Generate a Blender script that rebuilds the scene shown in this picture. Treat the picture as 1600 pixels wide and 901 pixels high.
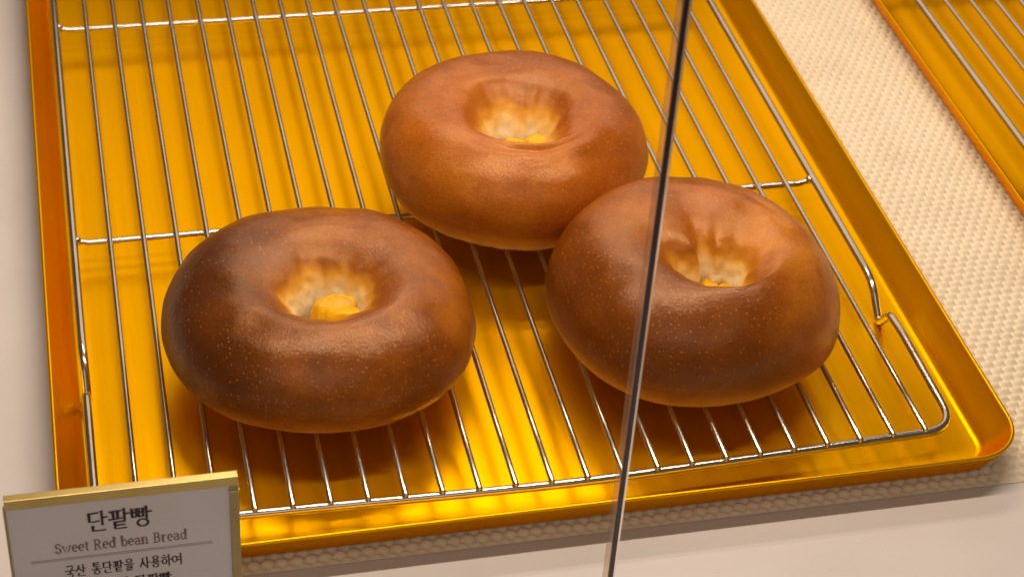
import bpy, bmesh, math, random
from mathutils import Vector, Matrix, noise

MM = 0.001
scene = bpy.context.scene
col = scene.collection
for o in list(bpy.data.objects):
    bpy.data.objects.remove(o)

# ------------------------------------------------------------------ camera
RX = (0.9738633381642516, -0.2189432252030803, 0.06044884380411093)
DN = (-0.090378356527048, -0.617691635603367, -0.7812098283925434)
FW = (0.2083793445883021, 0.7553283441281086, -0.6213349670714172)
CAM = Vector((5.159449624034739, -495.3547870484039, 498.07183065108455)) * MM
cd = bpy.data.cameras.new("camera")
cd.sensor_fit = 'HORIZONTAL'
cd.sensor_width = 36.0
cd.lens = 3058.998 / 1600.0 * 36.0
cd.clip_start = 0.01
cd.clip_end = 50.0
cd.dof.use_dof = True
cd.dof.focus_distance = 0.735
cd.dof.aperture_fstop = 22.0
cam = bpy.data.objects.new("camera", cd)
col.objects.link(cam)
m3 = Matrix(((RX[0], -DN[0], -FW[0]), (RX[1], -DN[1], -FW[1]), (RX[2], -DN[2], -FW[2])))
cam.matrix_world = Matrix.Translation(CAM) @ m3.to_4x4()
scene.camera = cam

# ------------------------------------------------------------------ world, lamps, exposure
world = bpy.data.worlds.new("World")
scene.world = world
world.use_nodes = True
wn = world.node_tree.nodes
wn["Background"].inputs[0].default_value = (1.0, 0.76, 0.52, 1)
wn["Background"].inputs[1].default_value = 0.115


def area(name, loc, target, sx, sy, watts, color):
    l = bpy.data.lights.new(name, 'AREA')
    l.shape = 'RECTANGLE'
    l.size = sx * MM
    l.size_y = sy * MM
    l.energy = watts
    l.color = color
    o = bpy.data.objects.new(name, l)
    col.objects.link(o)
    o.location = Vector(loc) * MM
    d = (Vector(target) - Vector(loc)).normalized()
    o.rotation_euler = d.to_track_quat('-Z', 'Y').to_euler()
    return o


WARM = (1.0, 0.81, 0.645)
area("case_strip_lamp", (190, 90, 460), (190, 90, 0), 520, 14, 1.75, WARM)
area("case_strip_lamp_rear", (215, 345, 460), (215, 345, 0), 380, 12, 0.58, WARM)
area("case_strip_lamp_inner", (215, 395, 460), (215, 395, 0), 380, 12, 0.58, WARM)
area("case_back_panel", (380, 640, 357), (380, 0, 357), 820, 385, 1.02, WARM)
area("room_lamp", (-250, -1300, 1500), (100, 0, 0), 1600, 1000, 5.2, (0.97, 0.84, 0.80))

scene.view_settings.view_transform = 'Standard'
scene.view_settings.look = 'None'
scene.view_settings.exposure = 0.05
scene.view_settings.gamma = 1.0


# ------------------------------------------------------------------ helpers
def link_mesh(name, verts, faces, mat, parent=None, smooth=True):
    me = bpy.data.meshes.new(name)
    me.from_pydata([tuple(Vector(v) * MM) for v in verts], [], faces)
    me.update()
    if smooth:
        me.polygons.foreach_set("use_smooth", [True] * len(me.polygons))
    if mat:
        me.materials.append(mat)
    o = bpy.data.objects.new(name, me)
    col.objects.link(o)
    if parent:
        o.parent = parent
    return o


def empty(name, label, cat, loc=(0, 0, 0), group=None):
    o = bpy.data.objects.new(name, None)
    o.empty_display_size = 0.02
    col.objects.link(o)
    o.location = Vector(loc) * MM
    return tag(o, label, cat, group)


def tag(o, label=None, cat=None, group=None, kind=None):
    if label: o["label"] = label
    if cat: o["category"] = cat
    if group: o["group"] = group
    if kind: o["kind"] = kind
    return o


class MB:
    """collects verts and faces"""
    def __init__(self):
        self.v = []
        self.f = []

    def add(self, v, f):
        n = len(self.v)
        self.v += [tuple(x) for x in v]
        self.f += [tuple(i + n for i in q) for q in f]

    def box(self, x0, x1, y0, y1, z0, z1, b=0.0):
        bm = bmesh.new()
        bmesh.ops.create_cube(bm, size=1)
        for v in bm.verts:
            v.co = Vector(((x0 + x1) / 2 + v.co.x * (x1 - x0), (y0 + y1) / 2 + v.co.y * (y1 - y0), (z0 + z1) / 2 + v.co.z * (z1 - z0)))
        if b > 0:
            bmesh.ops.bevel(bm, geom=list(bm.edges), offset=b, segments=2, affect='EDGES', profile=0.6)
        bm.verts.index_update()
        self.add([v.co.copy() for v in bm.verts], [[v.index for v in f.verts] for f in bm.faces])
        bm.free()

    def tube(self, pts, r, n=12, cap=True):
        pts = [Vector(p) for p in pts]
        rings = []
        t0 = (pts[1] - pts[0]).normalized()
        up = Vector((0, 0, 1)) if abs(t0.z) < 0.9 else Vector((1, 0, 0))
        nrm = (up - t0 * up.dot(t0)).normalized()
        for i, p in enumerate(pts):
            a = pts[max(i - 1, 0)]
            b = pts[min(i + 1, len(pts) - 1)]
            t = (b - a).normalized()
            nrm = (nrm - t * nrm.dot(t)).normalized()
            bi = t.cross(nrm)
            rr = r[i] if isinstance(r, (list, tuple)) else r
            rings.append([p + (nrm * math.cos(2 * math.pi * k / n) + bi * math.sin(2 * math.pi * k / n)) * rr for k in range(n)])
        v = [q for ring in rings for q in ring]
        f = []
        for i in range(len(rings) - 1):
            for k in range(n):
                k2 = (k + 1) % n
                f.append((i * n + k, i * n + k2, (i + 1) * n + k2, (i + 1) * n + k))
        if cap:
            f.append(tuple(range(n - 1, -1, -1)))
            f.append(tuple((len(rings) - 1) * n + k for k in range(n)))
        self.add(v, f)

    def ball(self, c, rx, ry=None, rz=None, seg=12, rings=8):
        ry = ry or rx
        rz = rz or rx
        v = [(c[0], c[1], c[2] - rz)]
        for i in range(1, rings):
            a = -math.pi / 2 + math.pi * i / rings
            for k in range(seg):
                b = 2 * math.pi * k / seg
                v.append((c[0] + rx * math.cos(a) * math.cos(b), c[1] + ry * math.cos(a) * math.sin(b), c[2] + rz * math.sin(a)))
        v.append((c[0], c[1], c[2] + rz))
        f = []
        for k in range(seg):
            f.append((0, 1 + (k + 1) % seg, 1 + k))
            top = len(v) - 1
            base = 1 + (rings - 2) * seg
            f.append((top, base + k, base + (k + 1) % seg))
        for i in range(rings - 2):
            for k in range(seg):
                k2 = (k + 1) % seg
                f.append((1 + i * seg + k, 1 + i * seg + k2, 1 + (i + 1) * seg + k2, 1 + (i + 1) * seg + k))
        self.add(v, f)

    def build(self, name, mat, parent=None, smooth=True):
        return link_mesh(name, self.v, self.f, mat, parent, smooth)


def round_path(pts, rad, n=6):
    """polyline with rounded corners (rad: per-corner list or number)"""
    pts = [Vector(p) for p in pts]
    out = [pts[0]]
    for i in range(1, len(pts) - 1):
        r = rad[i - 1] if isinstance(rad, (list, tuple)) else rad
        a = (pts[i - 1] - pts[i])
        b = (pts[i + 1] - pts[i])
        ra = min(r, a.length * 0.49)
        rb = min(r, b.length * 0.49)
        p0 = pts[i] + a.normalized() * ra
        p2 = pts[i] + b.normalized() * rb
        for k in range(n + 1):
            t = k / n
            out.append(p0 * (1 - t) ** 2 + pts[i] * 2 * t * (1 - t) + p2 * t * t)
    out.append(pts[-1])
    return out


def interp(xs, ys, x):
    if x <= xs[0]: return ys[0]
    for i in range(len(xs) - 1):
        if x <= xs[i + 1]:
            t = (x - xs[i]) / (xs[i + 1] - xs[i])
            return ys[i] + (ys[i + 1] - ys[i]) * t
    return ys[-1]


def catmull(pts, per):
    P = [Vector(p) for p in pts]
    P = [P[0] * 2 - P[1]] + P + [P[-1] * 2 - P[-2]]
    out = []
    for i in range(1, len(P) - 2):
        for k in range(per):
            t = k / per
            p0, p1, p2, p3 = P[i - 1], P[i], P[i + 1], P[i + 2]
            out.append(0.5 * ((2 * p1) + (p2 - p0) * t + (2 * p0 - 5 * p1 + 4 * p2 - p3) * t * t + (3 * p1 - p0 - 3 * p2 + p3) * t ** 3))
    out.append(P[-2])
    return out


def smoothstep(a, b, x):
    t = max(0.0, min(1.0, (x - a) / (b - a)))
    return t * t * (3 - 2 * t)


# ------------------------------------------------------------------ materials
def newmat(name):
    m = bpy.data.materials.new(name)
    m.use_nodes = True
    return m, m.node_tree, m.node_tree.nodes["Principled BSDF"]


def N(nt, t, **kw):
    n = nt.nodes.new(t)
    for k, v in kw.items():
        setattr(n, k, v)
    return n


def ramp(nt, stops, interp_='LINEAR'):
    n = N(nt, 'ShaderNodeValToRGB')
    cr = n.color_ramp
    cr.interpolation = interp_
    while len(cr.elements) < len(stops):
        cr.elements.new(0.5)
    for e, (p, c) in zip(cr.elements, stops):
        e.position = p
        e.color = (*c, 1) if len(c) == 3 else c
    return n


def mapping(nt, scale, coord='Object', loc=(0, 0, 0)):
    tc = N(nt, 'ShaderNodeTexCoord')
    mp = N(nt, 'ShaderNodeMapping')
    mp.inputs['Scale'].default_value = scale
    mp.inputs['Location'].default_value = loc
    nt.links.new(tc.outputs[coord], mp.inputs[0])
    return mp


def noise_node(nt, mp, scale, detail=2, rough=0.5):
    n = N(nt, 'ShaderNodeTexNoise')
    n.inputs['Scale'].default_value = scale
    n.inputs['Detail'].default_value = detail
    n.inputs['Roughness'].default_value = rough
    nt.links.new(mp.outputs[0], n.inputs['Vector'])
    return n


def mixrgb(nt, fac, a, b, blend='MIX'):
    n = N(nt, 'ShaderNodeMix', data_type='RGBA', blend_type=blend)
    for s, val in ((0, fac), (6, a), (7, b)):
        if hasattr(val, 'is_linked') or isinstance(val, bpy.types.NodeSocket):
            nt.links.new(val, n.inputs[s])
        else:
            n.inputs[s].default_value = val if s == 0 else (*val, 1)
    return n.outputs[2]


def make_gold(name, base, shine):
    """gold anodised sheet, brushed along the tray's length"""
    m, nt, b = newmat(name)
    mp = mapping(nt, (1, 0.03, 1))
    n1 = noise_node(nt, mp, 260, 4, 0.6)
    mp2 = mapping(nt, (1, 1, 1))
    n2 = noise_node(nt, mp2, 9, 3, 0.55)
    n3 = noise_node(nt, mp2, 420, 2, 0.5)
    sp = noise_node(nt, mp2, 160, 5, 0.7)
    r = ramp(nt, [(0.0, tuple(c * 0.80 for c in base)), (1.0, tuple(min(1, c * 1.13) for c in base))])
    nt.links.new(n2.outputs[0], r.inputs[0])
    sc = ramp(nt, [(0.25, (0.9, 0.9, 0.9)), (0.75, (1.0, 1.0, 1.0))])
    nt.links.new(n1.outputs[0], sc.inputs[0])
    c = mixrgb(nt, 1.0, r.outputs[0], sc.outputs[0], 'MULTIPLY')
    wr = ramp(nt, [(0.66, (1, 1, 1)), (0.74, (0.80, 0.78, 0.8))])
    nt.links.new(sp.outputs[0], wr.inputs[0])
    c = mixrgb(nt, 0.8, c, wr.outputs[0], 'MULTIPLY')
    nt.links.new(c, b.inputs['Base Color'])
    b.inputs['Metallic'].default_value = shine
    b.inputs['IOR'].default_value = 1.3
    rr = N(nt, 'ShaderNodeMapRange')
    rr.inputs[1].default_value = 0.0
    rr.inputs[2].default_value = 1.0
    rr.inputs[3].default_value = 0.26
    rr.inputs[4].default_value = 0.36
    nt.links.new(n2.outputs[0], rr.inputs[0])
    nt.links.new(rr.outputs[0], b.inputs['Roughness'])
    b.inputs['Anisotropic'].default_value = 0.25
    b.inputs['Coat Weight'].default_value = 0.0
    b.inputs['Specular IOR Level'].default_value = 0.08
    b.inputs['Specular Tint'].default_value = (1.0, 0.52, 0.04, 1)
    b.inputs['Coat Roughness'].default_value = 0.13
    b.inputs['Coat IOR'].default_value = 1.45
    b.inputs['Coat Tint'].default_value = (1.0, 0.86, 0.5, 1)
    tg = N(nt, 'ShaderNodeTangent', direction_type='UV_MAP', uv_map='brush')
    nt.links.new(tg.outputs[0], b.inputs['Tangent'])
    bp = N(nt, 'ShaderNodeBump')
    bp.inputs['Strength'].default_value = 0.10
    bp.inputs['Distance'].default_value = 0.0006
    nt.links.new(n1.outputs[0], bp.inputs['Height'])
    bp2 = N(nt, 'ShaderNodeBump')
    bp2.inputs['Strength'].default_value = 0.02
    bp2.inputs['Distance'].default_value = 0.0003
    nt.links.new(n3.outputs[0], bp2.inputs['Height'])
    nt.links.new(bp.outputs[0], bp2.inputs['Normal'])
    nt.links.new(bp2.outputs[0], b.inputs['Normal'])
    return m


def make_chrome():
    m, nt, b = newmat("chromed_steel_wire")
    mp = mapping(nt, (1, 1, 1))
    n = noise_node(nt, mp, 60, 3)
    r = ramp(nt, [(0.3, (0.46, 0.42, 0.37)), (0.7, (0.56, 0.52, 0.46))])
    nt.links.new(n.outputs[0], r.inputs[0])
    nt.links.new(r.outputs[0], b.inputs['Base Color'])
    b.inputs['Metallic'].default_value = 1.0
    rr = N(nt, 'ShaderNodeMapRange')
    rr.inputs[3].default_value = 0.16
    rr.inputs[4].default_value = 0.26
    nt.links.new(n.outputs[0], rr.inputs[0])
    nt.links.new(rr.outputs[0], b.inputs['Roughness'])
    return m


def make_counter():
    m, nt, b = newmat("white_counter_surface")
    mp = mapping(nt, (1, 1, 1))
    n = noise_node(nt, mp, 14, 4)
    r = ramp(nt, [(0.35, (0.65, 0.615, 0.595)), (0.7, (0.71, 0.67, 0.65))])
    nt.links.new(n.outputs[0], r.inputs[0])
    # a few crumbs and specks of dirt
    v = N(nt, 'ShaderNodeTexVoronoi')
    v.inputs['Scale'].default_value = 55
    nt.links.new(mp.outputs[0], v.inputs['Vector'])
    vr = ramp(nt, [(0.0, (0.35, 0.29, 0.24)), (0.016, (0.5, 0.44, 0.38)), (0.026, (1, 1, 1))])
    nt.links.new(v.outputs['Distance'], vr.inputs[0])
    c = mixrgb(nt, 0.75, r.outputs[0], vr.outputs[0], 'MULTIPLY')
    nt.links.new(c, b.inputs['Base Color'])
    b.inputs['Roughness'].default_value = 0.42
    b.inputs['Specular IOR Level'].default_value = 0.3
    return m


def make_mat_mat():
    m, nt, b = newmat("cream_foam_weave")
    mp = mapping(nt, (1, 1, 1))
    n = noise_node(nt, mp, 40, 4)
    r = ramp(nt, [(0.3, (0.79, 0.705, 0.53)), (0.7, (0.86, 0.775, 0.60))])
    nt.links.new(n.outputs[0], r.inputs[0])
    nt.links.new(r.outputs[0], b.inputs['Base Color'])
    b.inputs['Roughness'].default_value = 0.6
    b.inputs['Specular IOR Level'].default_value = 0.25
    n2 = noise_node(nt, mp, 1500, 2)
    bp = N(nt, 'ShaderNodeBump')
    bp.inputs['Strength'].default_value = 0.15
    bp.inputs['Distance'].default_value = 0.0003
    nt.links.new(n2.outputs[0], bp.inputs['Height'])
    nt.links.new(bp.outputs[0], b.inputs['Normal'])
    return m


def make_crust(name, dark, mid, light, seed):
    """glazed crust: 'bake' attribute 0 = pale crumb in the hole ... 1 = full crust, golden towards the base: lighter crust plus painted-in light off the tray"""
    m, nt, b = newmat(name)
    mp = mapping(nt, (1, 1, 1), loc=(seed * 0.37, seed * 0.11, 0))
    at = N(nt, 'ShaderNodeAttribute', attribute_name='bake_glow')
    big = noise_node(nt, mp, 22, 5, 0.6)
    med = noise_node(nt, mp, 90, 4, 0.65)
    fine = noise_node(nt, mp, 1000, 4, 0.7)
    rb = ramp(nt, [(0.30, light), (0.5, mid), (0.74, dark)])
    nt.links.new(big.outputs[0], rb.inputs[0])
    rm = ramp(nt, [(0.3, (0.82, 0.80, 0.78)), (0.7, (1.12, 1.1, 1.08))])
    nt.links.new(med.outputs[0], rm.inputs[0])
    to = N(nt, 'ShaderNodeAttribute', attribute_name='toast')
    tb = mixrgb(nt, to.outputs['Fac'], rb.outputs[0], tuple(c * 0.75 for c in dark))
    crust = mixrgb(nt, 0.8, tb, rm.outputs[0], 'MULTIPLY')
    rf = ramp(nt, [(0.35, (0.82, 0.8, 0.78)), (0.65, (1.15, 1.13, 1.1))])
    nt.links.new(fine.outputs[0], rf.inputs[0])
    crust = mixrgb(nt, 0.85, crust, rf.outputs[0], 'MULTIPLY')
    # pale blisters, two sizes
    hs = []
    for sc, rad, amt, off in ((360, 0.12, 0.40, 0.0), (760, 0.26, 0.42, 3.3), (130, 0.07, 0.35, 7.1)):
        v = N(nt, 'ShaderNodeTexVoronoi')
        v.inputs['Scale'].default_value = sc
        mpv = mapping(nt, (1, 1, 1), loc=(off + seed, off, 0))
        nt.links.new(mpv.outputs[0], v.inputs['Vector'])
        sep = N(nt, 'ShaderNodeSeparateColor')
        nt.links.new(v.outputs['Color'], sep.inputs[0])
        # radius differs per cell, many cells stay empty
        mr = N(nt, 'ShaderNodeMapRange')
        mr.inputs[1].default_value = 0.35
        mr.inputs[2].default_value = 1.0
        mr.inputs[3].default_value = 0.0
        mr.inputs[4].default_value = rad * 1.6
        nt.links.new(sep.outputs[0], mr.inputs[0])
        lt = N(nt, 'ShaderNodeMath', operation='SUBTRACT')
        nt.links.new(mr.outputs[0], lt.inputs[0])
        nt.links.new(v.outputs['Distance'], lt.inputs[1])
        sm = N(nt, 'ShaderNodeMapRange')
        sm.inputs[1].default_value = 0.0
        sm.inputs[2].default_value = 0.10
        nt.links.new(lt.outputs[0], sm.inputs[0])
        mu = N(nt, 'ShaderNodeMath', operation='MULTIPLY')
        mu.inputs[1].default_value = amt
        nt.links.new(sm.outputs[0], mu.inputs[0])
        # blisters come in patches
        mu2 = N(nt, 'ShaderNodeMath', operation='MULTIPLY')
        pr = N(nt, 'ShaderNodeMapRange')
        pr.inputs[1].default_value = 0.36
        pr.inputs[2].default_value = 0.60
        pr.inputs[3].default_value = 0.2
        nt.links.new(big.outputs[0], pr.inputs[0])
        nt.links.new(mu.outputs[0], mu2.inputs[0])
        nt.links.new(pr.outputs[0], mu2.inputs[1])
        hs.append(mu2)
        crust = mixrgb(nt, mu2.outputs[0], crust, (light[0] * 1.1 + 0.06, light[1] * 1.3 + 0.05, light[2] + 0.035))
    # bake ramp: crumb -> yellow -> orange -> crust
    ad = N(nt, 'ShaderNodeMath', operation='MULTIPLY_ADD')
    sb = N(nt, 'ShaderNodeMath', operation='SUBTRACT')
    sb.inputs[1].default_value = 0.5
    nt.links.new(med.outputs[0], sb.inputs[0])
    nt.links.new(sb.outputs[0], ad.inputs[0])
    ad.inputs[1].default_value = 0.2
    nt.links.new(at.outputs['Fac'], ad.inputs[2])
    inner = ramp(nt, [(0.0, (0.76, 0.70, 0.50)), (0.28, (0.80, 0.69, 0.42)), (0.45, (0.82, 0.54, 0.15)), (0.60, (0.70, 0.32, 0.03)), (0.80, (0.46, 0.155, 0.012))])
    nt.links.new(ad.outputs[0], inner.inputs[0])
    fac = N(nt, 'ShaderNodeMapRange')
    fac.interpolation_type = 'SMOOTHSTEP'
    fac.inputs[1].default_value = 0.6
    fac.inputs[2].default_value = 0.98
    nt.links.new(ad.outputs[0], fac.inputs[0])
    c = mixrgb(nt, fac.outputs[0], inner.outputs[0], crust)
    nt.links.new(c, b.inputs['Base Color'])
    rr = N(nt, 'ShaderNodeMapRange')
    rr.inputs[1].default_value = 0.4
    rr.inputs[2].default_value = 0.9
    rr.inputs[3].default_value = 0.65
    rr.inputs[4].default_value = 0.25
    nt.links.new(at.outputs['Fac'], rr.inputs[0])
    nt.links.new(rr.outputs[0], b.inputs['Roughness'])
    b.inputs['Specular IOR Level'].default_value = 0.62
    b.inputs['Specular Tint'].default_value = (1.0, 0.66, 0.36, 1)
    b.inputs['Subsurface Weight'].default_value = 0.06
    b.inputs['Subsurface Radius'].default_value = (0.004, 0.002, 0.0008)
    b.inputs['Subsurface Scale'].default_value = 1.0
    cm = N(nt, 'ShaderNodeMapRange')
    cm.inputs[1].default_value = 0.7
    cm.inputs[2].default_value = 1.0
    cm.inputs[3].default_value = 0.0
    cm.inputs[4].default_value = 0.22
    nt.links.new(at.outputs['Fac'], cm.inputs[0])
    nt.links.new(cm.outputs[0], b.inputs['Coat Weight'])
    b.inputs['Coat Roughness'].default_value = 0.14
    # bumps
    b1 = N(nt, 'ShaderNodeBump')
    b1.inputs['Strength'].default_value = 0.5
    b1.inputs['Distance'].default_value = 0.0008
    nt.links.new(med.outputs[0], b1.inputs['Height'])
    b2 = N(nt, 'ShaderNodeBump')
    b2.inputs['Strength'].default_value = 0.33
    b2.inputs['Distance'].default_value = 0.0005
    nt.links.new(fine.outputs[0], b2.inputs['Height'])
    nt.links.new(b1.outputs[0], b2.inputs['Normal'])
    b3 = N(nt, 'ShaderNodeBump')
    b3.inputs['Strength'].default_value = 0.4
    b3.inputs['Distance'].default_value = 0.0004
    nt.links.new(hs[0].outputs[0], b3.inputs['Height'])
    nt.links.new(b2.outputs[0], b3.inputs['Normal'])
    nt.links.new(b3.outputs[0], b.inputs['Normal'])
    nt.links.new(b3.outputs[0], b.inputs['Coat Normal'])
    return m


def make_simple(name, c, rough, metal=0.0, vary=0.1, scale=60, spec=0.5):
    m, nt, b = newmat(name)
    mp = mapping(nt, (1, 1, 1))
    n = noise_node(nt, mp, scale, 3)
    r = ramp(nt, [(0.3, tuple(x * (1 - vary) for x in c)), (0.7, tuple(min(1, x * (1 + vary)) for x in c))])
    nt.links.new(n.outputs[0], r.inputs[0])
    nt.links.new(r.outputs[0], b.inputs['Base Color'])
    b.inputs['Roughness'].default_value = rough
    b.inputs['Metallic'].default_value = metal
    b.inputs['Specular IOR Level'].default_value = spec
    return m


def make_glass():
    m, nt, b = newmat("polished_clear_glass")
    nt.nodes.remove(b)
    out = nt.nodes["Material Output"]
    mp = mapping(nt, (1, 1, 0.1))
    n = noise_node(nt, mp, 80, 2)
    r = ramp(nt, [(0.3, (0.92, 0.86, 0.76)), (0.7, (0.97, 0.93, 0.86))])
    nt.links.new(n.outputs[0], r.inputs[0])
    tr = N(nt, 'ShaderNodeBsdfTransparent')
    nt.links.new(r.outputs[0], tr.inputs[0])
    gl = N(nt, 'ShaderNodeBsdfGlossy')
    gl.inputs['Roughness'].default_value = 0.2
    gl.inputs['Color'].default_value = (0.9, 0.85, 0.8, 1)
    df = N(nt, 'ShaderNodeBsdfDiffuse')
    df.inputs['Color'].default_value = (0.6, 0.5, 0.4, 1)
    mx = N(nt, 'ShaderNodeMixShader')
    mx.inputs[0].default_value = 0.12
    nt.links.new(tr.outputs[0], mx.inputs[1])
    nt.links.new(df.outputs[0], mx.inputs[2])
    mx2 = N(nt, 'ShaderNodeMixShader')
    mx2.inputs[0].default_value = 0.10
    nt.links.new(mx.outputs[0], mx2.inputs[1])
    nt.links.new(gl.outputs[0], mx2.inputs[2])
    nt.links.new(mx2.outputs[0], out.inputs[0])
    return m


GOLD = make_gold("gold_anodised_aluminium", (0.98, 0.465, 0.0005), 0.88)
CHROME = make_chrome()
COUNTER = make_counter()
MATM = make_mat_mat()
CHEST = make_simple("candied_chestnut", (0.80, 0.44, 0.004), 0.28, 0, 0.22, 160, 0.2)
CARD = make_simple("printed_card", (0.74, 0.71, 0.74), 0.55, 0, 0.03, 30, 0.3)
INK = make_simple("dark_brown_ink", (0.035, 0.02, 0.018), 0.6)
INK2 = make_simple("brown_ink", (0.21, 0.13, 0.10), 0.6)
BRASS = make_simple("brushed_brass", (0.52, 0.40, 0.14), 0.34, 0.85, 0.08, 90)
BRASS2 = make_simple("dull_brass", (0.36, 0.30, 0.14), 0.45, 0.7, 0.08, 90)
GLASS = make_glass()
SEAM = make_simple("dark_joint", (0.04, 0.022, 0.038), 0.3)
PALEEDGE = make_simple("pale_bevel", (0.97, 0.93, 0.86), 0.22, 1.0, 0.03)

# ------------------------------------------------------------------ setting: the counter
ZC = -17.0
cv = MB()
cv.box(-500, 900, -300, 900, ZC - 30, ZC, 0)
counter = cv.build("counter", COUNTER, smooth=False)
tag(counter, kind="structure")

# ------------------------------------------------------------------ woven mat (height field with staggered bumps)
def build_mat():
    x0, x1, y0, y1 = 40.0, 560.0, -14.6, 480.0
    px, py = 5.2, 4.1
    def h(x, y):
        # staggered cushion bumps, slightly lopsided
        wob = 0.25 * noise.noise(Vector((x * 0.05, y * 0.05, 0.3)))
        j = (y / py) + wob
        row = math.floor(j)
        fy = j - row - 0.5
        xx = x / px + (0.5 if row % 2 else 0.0) + 0.12 * noise.noise(Vector((x * 0.08, y * 0.08, 4.3)))
        fx = xx - math.floor(xx) - 0.5
        fy2 = fy + 0.18 * fx
        d = (abs(fx) * 2) ** 2.3 + (abs(fy2) * 2) ** 2.3
        hh = max(0.0, 1 - d * 0.97) ** 0.7
        return hh * (2.7 + 0.4 * noise.noise(Vector((math.floor(xx) * 1.7, row * 2.3, 1.1))))
    mb = MB()
    def patch(ax, bx, ay, by, step):
        nx = int((bx - ax) / step)
        ny = int((by - ay) / step)
        v = []
        for j in range(ny + 1):
            y = ay + (by - ay) * j / ny
            for i in range(nx + 1):
                x = ax + (bx - ax) * i / nx
                # scalloped front edge: only whole cushions
                z = ZC + 0.25 + h(x, y) * (0.55 + 0.45 * smoothstep(-9, -2, y)) * smoothstep(-14.6 + 1.4 * noise.noise(Vector((x * 0.3, 0, 2))), -12.4, y)
                v.append((x, y, z))
        f = []
        for j in range(ny):
            for i in range(nx):
                a = j * (nx + 1) + i
                f.append((a, a + 1, a + nx + 2, a + nx + 1))
        mb.add(v, f)
    patch(x0, 321.0, y0, 8.0, 0.6)
    patch(321.0, 440.0, y0, 470.0, 0.6)
    # skirt down to the counter at the front edge and flat remainder below the trays
    o = mb.build("nonslip_mat", MATM)
    return o
matob = build_mat()
sk = MB()
tag(matob, "cream bumpy woven non-slip mat lying on the counter under the gold trays", "mat")

# ------------------------------------------------------------------ trays
def rrect(cx, cy, hx, hy, r, n=10):
    pts = []
    for (sx, sy, a0) in ((1, 1, 0), (-1, 1, 90), (-1, -1, 180), (1, -1, 270)):
        for k in range(n + 1):
            a = math.radians(a0 + 90 * k / n)
            pts.append((cx + sx * (hx - r) + r * math.cos(a), cy + sy * (hy - r) + r * math.sin(a)))
    return pts


TX0, TX1, TY0, TY1 = -13.8, 346.3, -15.4, 530.0
def tray_mesh(name, parent=None):
    cx, cy = (TX0 + TX1) / 2, (TY0 + TY1) / 2
    hx, hy = (TX1 - TX0) / 2, (TY1 - TY0) / 2
    loops = [(40, -13.0), (18, -13.0), (11.8, -12.95), (10.6, -12.7), (9.6, -12.0), (8.8, -10.9), (5.2, -6.0), (1.3, -0.9), (0.95, -0.3), (0.55, 0.0), (0.05, 0.05), (-0.4, -0.15), (-0.55, -0.6), (-0.4, -1.1), (2.4, -6.5), (5.4, -12.3), (6.4, -13.6), (8.5, -14.25), (18, -14.3)]
    R0 = 20.5
    v = []
    n = None
    for ins, z in loops:
        ring = rrect(cx, cy, hx - ins, hy - ins, max(2.0, R0 - ins))
        n = len(ring)
        v += [(x, y, z) for x, y in ring]
    f = [tuple(range(n))]
    for i in range(len(loops) - 1):
        for k in range(n):
            k2 = (k + 1) % n
            f.append((i * n + k, (i + 1) * n + k, (i + 1) * n + k2, i * n + k2))
    f.append(tuple((len(loops) - 1) * n + k for k in range(n - 1, -1, -1)))
    o = link_mesh(name, v, f, GOLD, parent)
    me = o.data
    uv = me.uv_layers.new(name='brush')
    for l in me.loops:
        c = me.vertices[l.vertex_index].co
        # strips follow the wall upwards so that the tangent stays along the length
        uv.data[l.index].uv = (c.y * 3, c.x * 3 + c.z * 3.1)
    return o


tray = tray_mesh("baking_tray")
tag(tray, "gold anodised baking tray carrying the wire rack and three round breads", "tray", "gold baking trays on the counter")

# ------------------------------------------------------------------ wire racks
S = 13.5
RAIL_Z = -2.3
FX = [54, 81, 94, 135, 175, 230, 270, 310]
FYV = [0.9, 0.3, 0.0, -1.4, -2.1, -0.2, 1.0, 2.5]
def fy(x): return interp(FX, FYV, x)


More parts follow.
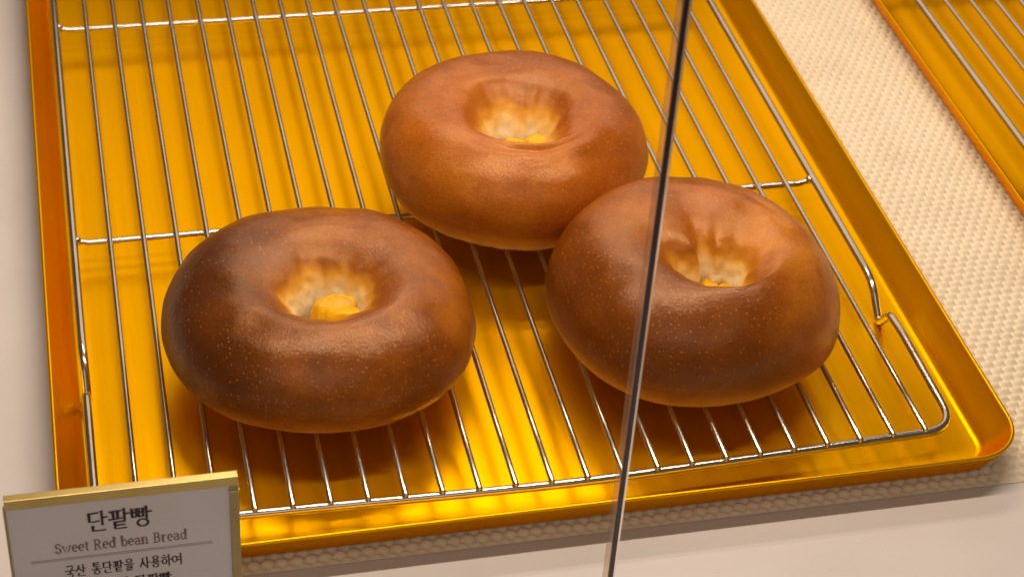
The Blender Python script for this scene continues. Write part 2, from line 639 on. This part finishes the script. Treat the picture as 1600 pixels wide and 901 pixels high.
def make_rack(root):
    # perimeter wire: front rail, rounded corners, side rods with a foot near each end
    f = MB()
    L, Rr = -1.0, 323.5
    def side(x):
        a = [(x, 73, -2.0), (x, 80.5, -12.2), (x, 97, 0.0)]
        return a
    pts = [(L, 250, 0.0), (L, 99, -0.1), (L + .2, 92, -2.0), (L + .2, 80.0, -12.2), (L, 72.5, -1.6), (L, 60, -0.6), (L, 0.9, -1.2), (80, 0.3, RAIL_Z), (135, -1.4, RAIL_Z), (175, -2.1, RAIL_Z), (230, -0.2, RAIL_Z), (Rr, 3.0, -1.6), (Rr, 60, -0.6), (Rr, 72.5, -1.6), (Rr + .2, 80.0, -12.2), (Rr + .2, 92, -2.0), (Rr, 99, -0.1), (Rr, 250, 0.0)]
    rad = [4, 4, 3.2, 3.2, 4, 13, 20, 20, 20, 20, 13, 4, 3.2, 3.2, 4, 4]
    path = round_path(pts, rad, 8)
    rear = round_path([(Rr, 250, 0.0), (Rr, 420, 0.0), (Rr, 430, -12.2), (Rr, 440, -1.0), (Rr, 506, RAIL_Z), (L, 506, RAIL_Z), (L, 440, -1.0), (L, 430, -12.2), (L, 420, 0.0), (L, 250, 0.0)], [4, 3, 4, 13, 13, 4, 3, 4], 8)
    f.tube(path + rear[1:], 1.75, 14, cap=False)
    f.build("outer_frame", CHROME, root)
    for Y in (168.0, 338.0):
        r = MB()
        r.tube([(L + 1.2, Y, -1.2), (L + 3.5, Y, -1.6), (L + 6, Y, RAIL_Z), (Rr - 6, Y, RAIL_Z), (Rr - 3.5, Y, -1.6), (Rr - 1.2, Y, -1.2)], [1.5, 1.25, 1.45, 1.45, 1.25, 1.5], 12)
        for x in (L + 1.4, Rr - 1.4):
            r.ball((x, Y, -0.4), 1.8, 1.9, 1.7)
        r.build("crossbar", CHROME, root)
    rnd = random.Random(5)
    for i in range(1, 24):
        x = S * i
        w = MB()
        y0 = fy(x) - 0.9
        n = 12
        pts = []
        b1, b2 = rnd.uniform(-.5, .5), rnd.uniform(-.35, .35)
        for k in range(n + 1):
            t = k / n
            y = y0 + (505.5 - y0) * t
            pts.append((x + b1 * math.sin(math.pi * t) + b2 * math.sin(2 * math.pi * t), y, 0.0 + 0.12 * math.sin(math.pi * 3 * t)))
        w.tube([pts[0], (pts[0][0], pts[0][1] + 0.35, 0.0)] + pts[1:], [0.85] + [1.12] * (n + 1), 10)
        # weld flash where the wire meets the front rail
        w.ball((x, fy(x) + 0.2, -0.75), 1.15, 1.5, 0.9, 10, 6)
        w.build("wire", CHROME, root)


rack = empty("cooling_rack", "chromed wire rack sitting in the gold tray under the three breads", "wire rack", group="wire racks in the trays")
make_rack(rack)

# second tray and rack to the right
DX, DY = 426.0, 6.0
t2 = tray.copy()
col.objects.link(t2)
t2.location = Vector((DX, DY, 0)) * MM
t2["label"] = "empty gold baking tray at the upper right edge, cut off by the frame"
r2 = rack.copy()
col.objects.link(r2)
r2.location = Vector((DX + 7, DY, 0)) * MM
r2["label"] = "chromed wire rack holding nothing, in the cut-off tray at upper right"
for ch in list(rack.children):
    c = ch.copy()
    col.objects.link(c)
    c.parent = r2

# ------------------------------------------------------------------ breads
def bread(label, cx, cy, R, H, mat, seed, hole, eq, off, rot, lump, ridges=(), pinch=0.0, pieces=(), ry=1.0, toast=(-2.4, .8), tray_glow=.42):
    root = empty("ring_bread", label, "bread", (cx, cy, 1.1), "round sweet breads on the rack")
    hs = hole
    e = eq
    prof = [(0.0, 0.20), (0.08, 0.20), (0.145 * hs, 0.22), (0.175 * hs, 0.32), (0.20 * hs, 0.47), (0.235 * hs, 0.62), (0.285 * hs + 0.01, 0.765), (0.34 * hs + .03, 0.88), (0.425, 0.967), (0.525, 1.0)] + [(r_, e + (1 - e) * max(0, 1 - ((r_ - .52) / .48) ** 1.95) ** .53) for r_ in (.64, .75, .85, .925, .975)] + [(1.0, e), (0.985, e * .6), (0.92, e * .22), (0.82, 0.02), (0.6, 0.0), (0.0, 0.0)]
    pp = catmull([(a, b, 0) for a, b in prof], 8)
    n = 176
    m = len(pp)
    v, f, bake_glow = [], [], []
    for j, q in enumerate(pp):
        for k in range(n):
            a = 2 * math.pi * k / n
            ca, sa = math.cos(a), math.sin(a)
            r, z = max(q.x, 0.0), max(q.y, 0.0)
            inner = smoothstep(0.62, 0.25, r) if j < m * 0.6 else 0.0
            rr = r
            # irregular hole outline
            if inner > 0:
                wob = 0.10 * noise.noise(Vector((ca * 1.6 + seed, sa * 1.6, seed))) + 0.05 * noise.noise(Vector((ca * 4 + seed, sa * 4, 2 * seed)))
                rr = r * (1 + inner * wob * 1.5)
                if pinch:
                    for pa, pw, pm in ((1.05, .38, 1.0), (2.15, .36, 1.0), (-0.45, .4, .25), (-2.5, .35, .3), (-1.35, .3, -.35)):
                        d = math.atan2(math.sin(a - pa), math.cos(a - pa))
                        rr *= 1 - pinch * pm * inner * math.exp(-(d / pw) ** 2) * smoothstep(.06, .15, r)
            out = 1 + lump * noise.noise(Vector((ca * .9 + seed * 3, sa * .9, seed))) * smoothstep(.3, 1, r) + 0.006 * noise.noise(Vector((ca * 5, sa * 5, seed + z * 4)))
            x = R * rr * ca * out + off[0] * (1 - smoothstep(.2, .75, r) if j < m * .6 else 0)
            y = R * ry * rr * sa * out + off[1] * (1 - smoothstep(.2, .75, r) if j < m * .6 else 0)
            zz = H * z * (1 + 0.05 * noise.noise(Vector((ca * 1.2 * r + seed * 5, sa * 1.2 * r, 7.0))))
            for (ra, rw, rr0, rd, amp) in ridges:
                d = math.atan2(math.sin(a - ra), math.cos(a - ra))
                zz += amp * math.exp(-(d / rw) ** 2) * math.exp(-((r - rr0) / rd) ** 2) * (1 if z > .4 else 0)
            zz -= 0.9 * smoothstep(.15, .6, z) * smoothstep(.3, .5, r) * max(0, noise.noise(Vector((x * .045 + seed * 7, y * .045, seed))) - .05) * 2
            p3 = Vector((x * .05, y * .05, zz * .05 + seed))
            if r > 0.02 and not (z == 0):
                zz += 0.55 * noise.noise(p3 * 1.6) * smoothstep(.05, .3, z)
                if inner > .4:
                    zz += 0.5 * noise.noise(p3 * 5) * inner * smoothstep(.42, .22, r)
                    x += 0.7 * noise.noise(p3 * 5 + Vector((9, 0, 0))) * inner * smoothstep(.42, .22, r)
                    y += 0.7 * noise.noise(p3 * 5 + Vector((0, 9, 0))) * inner * smoothstep(.42, .22, r)
                if z < .14 and r > .7:
                    w = smoothstep(.14, .0, z)
                    zz += 0.9 * w * abs(noise.noise(Vector((ca * 7 + seed, sa * 7, 1)))) - 0.5 * w
            v.append((x, y, max(zz, -0.3)))
            if j < m * 0.6:
                bk = 0.5 * smoothstep(.36, .80, z) + 0.5 * smoothstep(.68, 1.0, z)
                # towards the back of the hole the colour reaches further out
                bk -= 0.12 * smoothstep(.55, .3, r) * noise.noise(Vector((ca * 2 + seed, sa * 2, 5)))
                if r > .6: bk = 1.0
            else:
                bk = 1 - 0.25 * smoothstep(0.22, 0.0, z) - tray_glow * smoothstep(.5, .05, z)  # paler base crust, plus golden bounce from the tray painted into the colour
            bake_glow.append(max(0.0, min(1.0, bk)))
    for j in range(m - 1):
        for k in range(n):
            k2 = (k + 1) % n
            f.append((j * n + k, (j + 1) * n + k, (j + 1) * n + k2, j * n + k2))
    o = link_mesh("crust", v, f, mat, root)
    bm = bmesh.new()
    bm.from_mesh(o.data)
    lay = bm.verts.layers.float.new('bake_glow')
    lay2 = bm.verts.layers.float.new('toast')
    for q, bk in zip(bm.verts, bake_glow):
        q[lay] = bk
        p = q.co / MM
        d = (p.x * math.cos(toast[0]) + p.y * math.sin(toast[0])) / R
        nz = noise.noise(p * 0.035 + Vector((seed, 3, 1))) + 0.4 * noise.noise(p * 0.11 + Vector((seed, 8, 1)))
        q[lay2] = toast[1] * smoothstep(-0.2, 0.85, d + 0.28 * nz)
    bmesh.ops.remove_doubles(bm, verts=bm.verts, dist=0.00002)
    bmesh.ops.recalc_face_normals(bm, faces=bm.faces)
    bm.to_mesh(o.data)
    bm.free()
    o.data.polygons.foreach_set("use_smooth", [True] * len(o.data.polygons))
    # chestnut chunks in the filling
    for i, (px, py, pz, a, b_, c_, rz, tilt) in enumerate(pieces):
        bm = bmesh.new()
        bmesh.ops.create_icosphere(bm, subdivisions=4, radius=1)
        M = Matrix.Translation((px + off[0], py + off[1], pz + 1.5)) @ Matrix.Rotation(rz, 4, 'Z') @ Matrix.Rotation(tilt, 4, 'X') @ Matrix.Diagonal((a, b_, c_, 1))
        for q in bm.verts:
            p = q.co.copy()
            p.z = max(-0.62, min(0.72, p.z)) + 0.04 * p.z
            p.y = max(-0.7, p.y)
            p.x = min(p.x, 0.72) + 0.05 * p.x
            p *= 1 + 0.12 * noise.noise(p * 1.9 + Vector((i * 3.1, seed, 0))) + 0.035 * noise.noise(p * 6 + Vector((i, 0, seed)))
            q.co = (M @ p) * MM
        me = bpy.data.meshes.new("chestnut_piece")
        bm.to_mesh(me)
        bm.free()
        me.polygons.foreach_set("use_smooth", [True] * len(me.polygons))
        me.materials.append(CHEST)
        ob = bpy.data.objects.new("chestnut_piece", me)
        col.objects.link(ob)
        ob.parent = root
    return root


CR1 = make_crust("dark_brown_crust", (0.125, 0.030, 0.003), (0.29, 0.078, 0.005), (0.47, 0.158, 0.009), 1.3)
CR2 = make_crust("reddish_brown_crust", (0.26, 0.061, 0.005), (0.42, 0.112, 0.007), (0.55, 0.184, 0.011), 2.9)
CR3 = make_crust("mid_brown_crust", (0.20, 0.048, 0.004), (0.37, 0.100, 0.006), (0.53, 0.184, 0.011), 4.4)

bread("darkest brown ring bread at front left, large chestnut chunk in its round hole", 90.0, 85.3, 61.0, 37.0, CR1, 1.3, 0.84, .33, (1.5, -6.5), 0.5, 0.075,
      pieces=((3.2, 1.5, 17.5, 9.2, 7.5, 8.5, 0.2, 0.35), (5.5, -5.5, 18.5, 8.2, 5.5, 7.5, -0.3, -0.25), (-8.0, -6.0, 14.0, 6.5, 5.0, 6.0, 0.9, 0.2)), ry=0.98, toast=(3.0, 1.0), tray_glow=.36)
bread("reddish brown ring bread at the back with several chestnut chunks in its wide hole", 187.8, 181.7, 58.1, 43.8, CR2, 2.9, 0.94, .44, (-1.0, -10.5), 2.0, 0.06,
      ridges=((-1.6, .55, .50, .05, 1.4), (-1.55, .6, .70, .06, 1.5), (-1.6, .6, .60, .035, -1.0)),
      pieces=((-8.5, 0.5, 19.5, 7.0, 5.0, 5.5, 0.3, 0.2), (0, 5.0, 18.5, 7.0, 6.0, 5.5, 1.2, -0.1), (8.5, 2.5, 22.0, 5.5, 5.5, 6.0, 0.2, 0.5), (2.0, -4.0, 19.5, 6.5, 4.5, 5.5, -0.5, 0.2)), toast=(1.2, .55), tray_glow=.52)
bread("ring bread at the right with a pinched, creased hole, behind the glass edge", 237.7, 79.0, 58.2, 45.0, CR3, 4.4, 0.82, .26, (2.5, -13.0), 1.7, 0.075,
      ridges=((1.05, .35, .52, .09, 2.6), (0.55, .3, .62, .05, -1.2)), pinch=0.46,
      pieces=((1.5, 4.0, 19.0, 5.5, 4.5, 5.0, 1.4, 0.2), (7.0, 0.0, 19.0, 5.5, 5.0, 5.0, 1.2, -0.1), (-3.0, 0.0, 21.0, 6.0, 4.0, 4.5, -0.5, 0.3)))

# ------------------------------------------------------------------ glass edge standing in front of the tray
ge = empty("glass_edge", "thin upright glass edge crossing in front of the right-hand bread", "glass", (166.6, -60, ZC))
g = MB()
g.box(-1.3, -0.45, -2.5, 1.6, 0.0, 430, 0.3)
g.build("polished_edge", GLASS, ge)
g = MB()
g.box(-0.43, 0.75, -2.4, -1.2, 0.0, 430, 0.2)
g.build("dark_joint", SEAM, ge)
g = MB()
g.tube([(1.42, -1.6, 0.0), (1.42, -1.6, 430)], 0.72, 4)
g.build("pale_edge", PALEEDGE, ge, smooth=False)

# ------------------------------------------------------------------ price card in its brass holder
SY = -34.0
sg = empty("sign_holder", "brass framed card sign reading Sweet Red bean Bread at the lower left", "sign", (8.6, SY, ZC))
OX, OZ = 8.6, ZC
def SB(x0, x1, y0, y1, z0, z1, name, mat, b=0.2):
    q = MB()
    q.box(x0 - OX, x1 - OX, y0, y1, z0 - OZ, z1 - OZ, b)
    return q.build(name, mat, sg, smooth=False)
card = SB(-28.4, 42.4, 0.0, 0.7, ZC + 0.5, 49.0, "card", CARD, 0)
SB(-28.6, 45.3, -0.9, 2.1, 47.6, 51.6, "top_bar", BRASS, 0.25)
SB(42.4, 45.5, -0.8, 1.6, ZC, 47.58, "side_bar", BRASS2, 0.25)
SB(-29.2, -28.42, -0.5, 1.6, ZC, 47.58, "side_bar", BRASS2, 0.15)
SB(42.2, 45.7, -1.0, 1.8, 44.7, 45.6, "clip", BRASS, 0.1)

# ---- lettering: strokes in an em box (x right, y up), written as flat ribbons
def arc(cx, cy, rx, ry, a0, a1, n=16):
    return [(cx + rx * math.cos(math.radians(a0 + (a1 - a0) * i / n)), cy + ry * math.sin(math.radians(a0 + (a1 - a0) * i / n))) for i in range(n + 1)]


def jamo(ch, x0, y0, x1, y1):
    w, h = x1 - x0, y1 - y0
    P = lambda u, v: (x0 + w * u, y0 + h * v)
    L = lambda *q: [P(*a) for a in q]
    c = {
        'ㄷ': [L((0, .95), (1, 1)), L((.12, .95), (.12, .05), (.5, .03), (1, .1))],
        'ㄴ': [L((.05, 1), (.05, .1), (.4, .05), (1, .1))],
        'ㅍ': [L((0, .92), (1, .98)), L((.3, .9), (.34, .1)), L((.7, .92), (.66, .12)), L((-.05, .03), (1.05, .12))],
        'ㅌ': [L((0, .98), (.95, 1)), L((.08, .52), (.88, .54)), L((.08, .98), (.08, .05), (.5, .02), (1, .06))],
        'ㅂ': [L((.08, 1), (.08, .02)), L((.92, 1), (.92, .02)), L((.1, .55), (.9, .57)), L((.1, .05), (.9, .07))],
        'ㅇ': [arc(x0 + w / 2, y0 + h / 2, w / 2, h / 2, 90, 450, 22)],
        'ㄱ': [L((0, .93), (.95, .97), (.9, .5), (.82, 0))],
        'ㅅ': [L((.52, 1), (.42, .55), (0, 0)), L((.46, .6), (.7, .25), (1, .04))],
        'ㄹ': [L((.05, 1), (.95, 1), (.93, .56), (.07, .54), (.07, .06), (1, .06))],
        'ㅎ': [L((.36, 1.0), (.62, .97)), L((.02, .74), (1, .78))] + [arc(x0 + w / 2, y0 + h * .29, w * .36, h * .29, 90, 450, 20)],
        'ㅏ': [L((.25, 1.0), (.3, .9), (.3, 0)), L((.3, .52), (1, .55))],
        'ㅕ': [L((.75, 1.0), (.8, .9), (.8, 0)), L((0, .66), (.78, .69)), L((0, .40), (.78, .42))],
        'ㅣ': [L((.5, 1.0), (.55, .9), (.55, 0))],
        'ㅡ': [L((0, .45), (1, .55))],
        'ㅗ': [L((.5, 1), (.5, .15)), L((0, .08), (1, .14))],
        'ㅛ': [L((.33, 1), (.34, .15)), L((.66, 1), (.65, .15)), L((0, .08), (1, .14))],
        'ㅜ': [L((0, .85), (1, .92)), L((.52, .88), (.5, 0))],
    }
    return c[ch]


SYL = {
    '단': [('ㄷ', .05, .46, .58, .92), ('ㅏ', .62, .28, 1.0, 1.0), ('ㄴ', .22, .0, .88, .27)],
    '팥': [('ㅍ', .02, .48, .62, .92), ('ㅏ', .64, .42, 1.02, 1.0), ('ㅌ', .22, .0, .82, .36)],
    '빵': [('ㅂ', .04, .48, .30, .92), ('ㅂ', .36, .48, .62, .92), ('ㅏ', .66, .38, 1.02, 1.0), ('ㅇ', .30, .0, .82, .36)],
    '국': [('ㄱ', .18, .62, .80, .98), ('ㅜ', .02, .34, 1.0, .58), ('ㄱ', .2, .0, .80, .28)],
    '산': [('ㅅ', .02, .42, .60, .96), ('ㅏ', .62, .28, 1.0, 1.0), ('ㄴ', .22, .0, .88, .26)],
    '통': [('ㅌ', .18, .66, .82, 1.0), ('ㅗ', .02, .42, 1.0, .60), ('ㅇ', .24, .0, .78, .34)],
    '을': [('ㅇ', .26, .68, .76, 1.0), ('ㅡ', .02, .48, 1.0, .60), ('ㄹ', .2, .0, .82, .38)],
    '사': [('ㅅ', .02, .16, .60, .92), ('ㅏ', .62, .0, 1.0, 1.0)],
    '용': [('ㅇ', .26, .70, .76, 1.0), ('ㅛ', .02, .42, 1.0, .64), ('ㅇ', .24, .0, .78, .32)],
    '하': [('ㅎ', .02, .18, .62, .96), ('ㅏ', .66, .0, 1.0, 1.0)],
    '여': [('ㅇ', .04, .26, .50, .78), ('ㅕ', .46, .0, 1.0, 1.0)],
    '의': [('ㅇ', .1, .5, .58, .95), ('ㅡ', .0, .22, .7, .38), ('ㅣ', .68, .0, 1.0, 1.0)],
}


def latin(ch):
    x = .48
    bowl = lambda cx, rx=.2: arc(cx, .24, rx, .24, 90, 450, 20)
    d = {
        'S': (.50, [[(.42, .54), (.42, .62)] + [], arc(.26, .52, .17, .17, 20, 250, 14) + arc(.27, .18, .19, .18, 80, -160, 14), [(.07, .06), (.07, .18)]]),
        'w': (.76, [[(.08, x), (.24, .02), (.38, x), (.52, .02), (.68, x)], [(.0, x), (.18, x)], [(.58, x), (.76, x)]]),
        'e': (.46, [[(.04, .26), (.41, .27)] + arc(.23, .25, .19, .24, 5, 310, 18)]),
        't': (.32, [[(.14, .64), (.14, .10)] + arc(.22, .1, .08, .1, 180, 300, 8), [(.0, x), (.30, x)]]),
        'R': (.66, [[(.12, 0), (.12, .70)], [(.0, .70), (.30, .70)] + arc(.30, .53, .18, .17, 90, -90, 10) + [(.12, .36)], [(.30, .36), (.54, .0), (.66, .0)], [(.0, 0), (.25, 0)]]),
        'd': (.56, [[(.32, .76), (.43, .76), (.43, .0), (.55, .0)], arc(.24, .24, .19, .24, 90, 450, 20)]),
        'b': (.54, [[(.0, .76), (.11, .76), (.11, .02)], arc(.29, .24, .19, .24, 90, 450, 20)]),
        'a': (.48, [arc(.21, .36, .16, .12, 160, 20, 10) + [(.37, .30), (.37, .05), (.48, .0)], arc(.21, .14, .16, .14, 60, 330, 14)]),
        'n': (.60, [[(.0, x), (.11, x), (.11, 0)], arc(.28, .32, .17, .16, 170, 0, 10) + [(.45, 0)], [(.0, 0), (.22, 0)], [(.34, 0), (.58, 0)]]),
        'B': (.60, [[(.12, 0), (.12, .70)], [(.0, .70), (.30, .70)] + arc(.30, .54, .16, .16, 90, -90, 10) + [(.12, .38), (.32, .38)] + arc(.32, .19, .19, .19, 90, -90, 10) + [(.0, 0)]]),
        'r': (.42, [[(.0, x), (.11, x), (.11, 0)], arc(.28, .30, .17, .18, 180, 60, 10), [(.0, 0), (.24, 0)]]),
        ' ': (.26, []),
    }
    return d[ch]


def ribbon(mb, pts, hw, ox, oz, sx, sz, y, serif=False):
    q = [Vector((ox + p[0] * sx, oz + p[1] * sz)) for p in pts]
    closed = (q[0] - q[-1]).length < 1e-6
    L, Rr = [], []
    for i, p in enumerate(q):
        a = q[i - 1] if i > 0 else (q[-2] if closed else p)
        b = q[i + 1] if i < len(q) - 1 else (q[1] if closed else p)
        t = (b - a)
        if t.length < 1e-9: t = Vector((1, 0))
        t.normalize()
        n = Vector((-t.y, t.x))
        w = hw * (0.82 + 0.3 * abs(t.y))
        # mitre
        if 0 < i < len(q) - 1:
            t1 = (p - a).normalized()
            cs = max(0.55, abs(Vector((-t1.y, t1.x)).dot(n)))
            w /= cs
        if serif and not closed and i == 0: w *= 1.35
        L.append(p + n * w)
        Rr.append(p - n * w)
        if i == 0 and not closed:
            L[-1] -= t * hw * .4; Rr[-1] -= t * hw * .4
        if i == len(q) - 1 and not closed:
            L[-1] += t * hw * .4; Rr[-1] += t * hw * .4
    v = [(a.x - OX, y, a.y - OZ) for a in L] + [(a.x - OX, y, a.y - OZ) for a in Rr]
    n = len(q)
    f = [(i, n + i, n + i + 1, i + 1) for i in range(n - 1)]
    mb.add(v, f)


ly = [0.0]
def hangul(name, text, x0, x1, z0, z1, hw, mat, space=0.45, fill=0.93):
    mb = MB()
    units = sum(space if c == ' ' else 1 for c in text)
    u = (x1 - x0) / units
    x = x0
    for c in text:
        if c == ' ':
            x += u * space
            continue
        for (j, a, b, c2, d) in SYL[c]:
            for st in jamo(j, a, b, c2, d):
                ly[0] = (ly[0] + 0.0006) % 0.03
                ribbon(mb, st, hw, x + u * (1 - fill) / 2, z0, u * fill, z1 - z0, -0.06 - ly[0], True)
        x += u
    return mb.build(name, mat, card, smooth=False)


def western(name, text, x0, x1, z0, cap, hw, mat):
    mb = MB()
    gap = .08
    tot = sum(latin(c)[0] + gap for c in text)
    u = (x1 - x0) / tot
    x = x0
    for c in text:
        w, sts = latin(c)
        for st in sts:
            ly[0] = (ly[0] + 0.0006) % 0.03
            ribbon(mb, st, hw, x, z0, u, cap / .7, -0.06 - ly[0])
        x += (w + gap) * u
    return mb.build(name, mat, card, smooth=False)


hangul("lettering", "단팥빵", -3.8, 17.2, 33.3, 42.2, 0.40, INK)
western("lettering", "Sweet Red bean Bread", -14.6, 28.3, 25.0, 4.4, 0.23, INK2)
rl = MB()
rl.box(-22.7 - OX, 36.2 - OX, -0.06, -0.02, 22.3 - OZ, 22.5 - OZ)
rl.box(-22.7 - OX, 36.2 - OX, -0.06, -0.02, 21.6 - OZ, 21.8 - OZ)
rl.build("ruled_line", INK2, card, smooth=False)
hangul("lettering", "국산 통단팥을 사용하여", -12.4, 26.0, 13.4, 18.7, 0.24, INK)
hangul("lettering", "의 단팥빵", 4.0, 22.2, 5.0, 10.5, 0.26, INK)
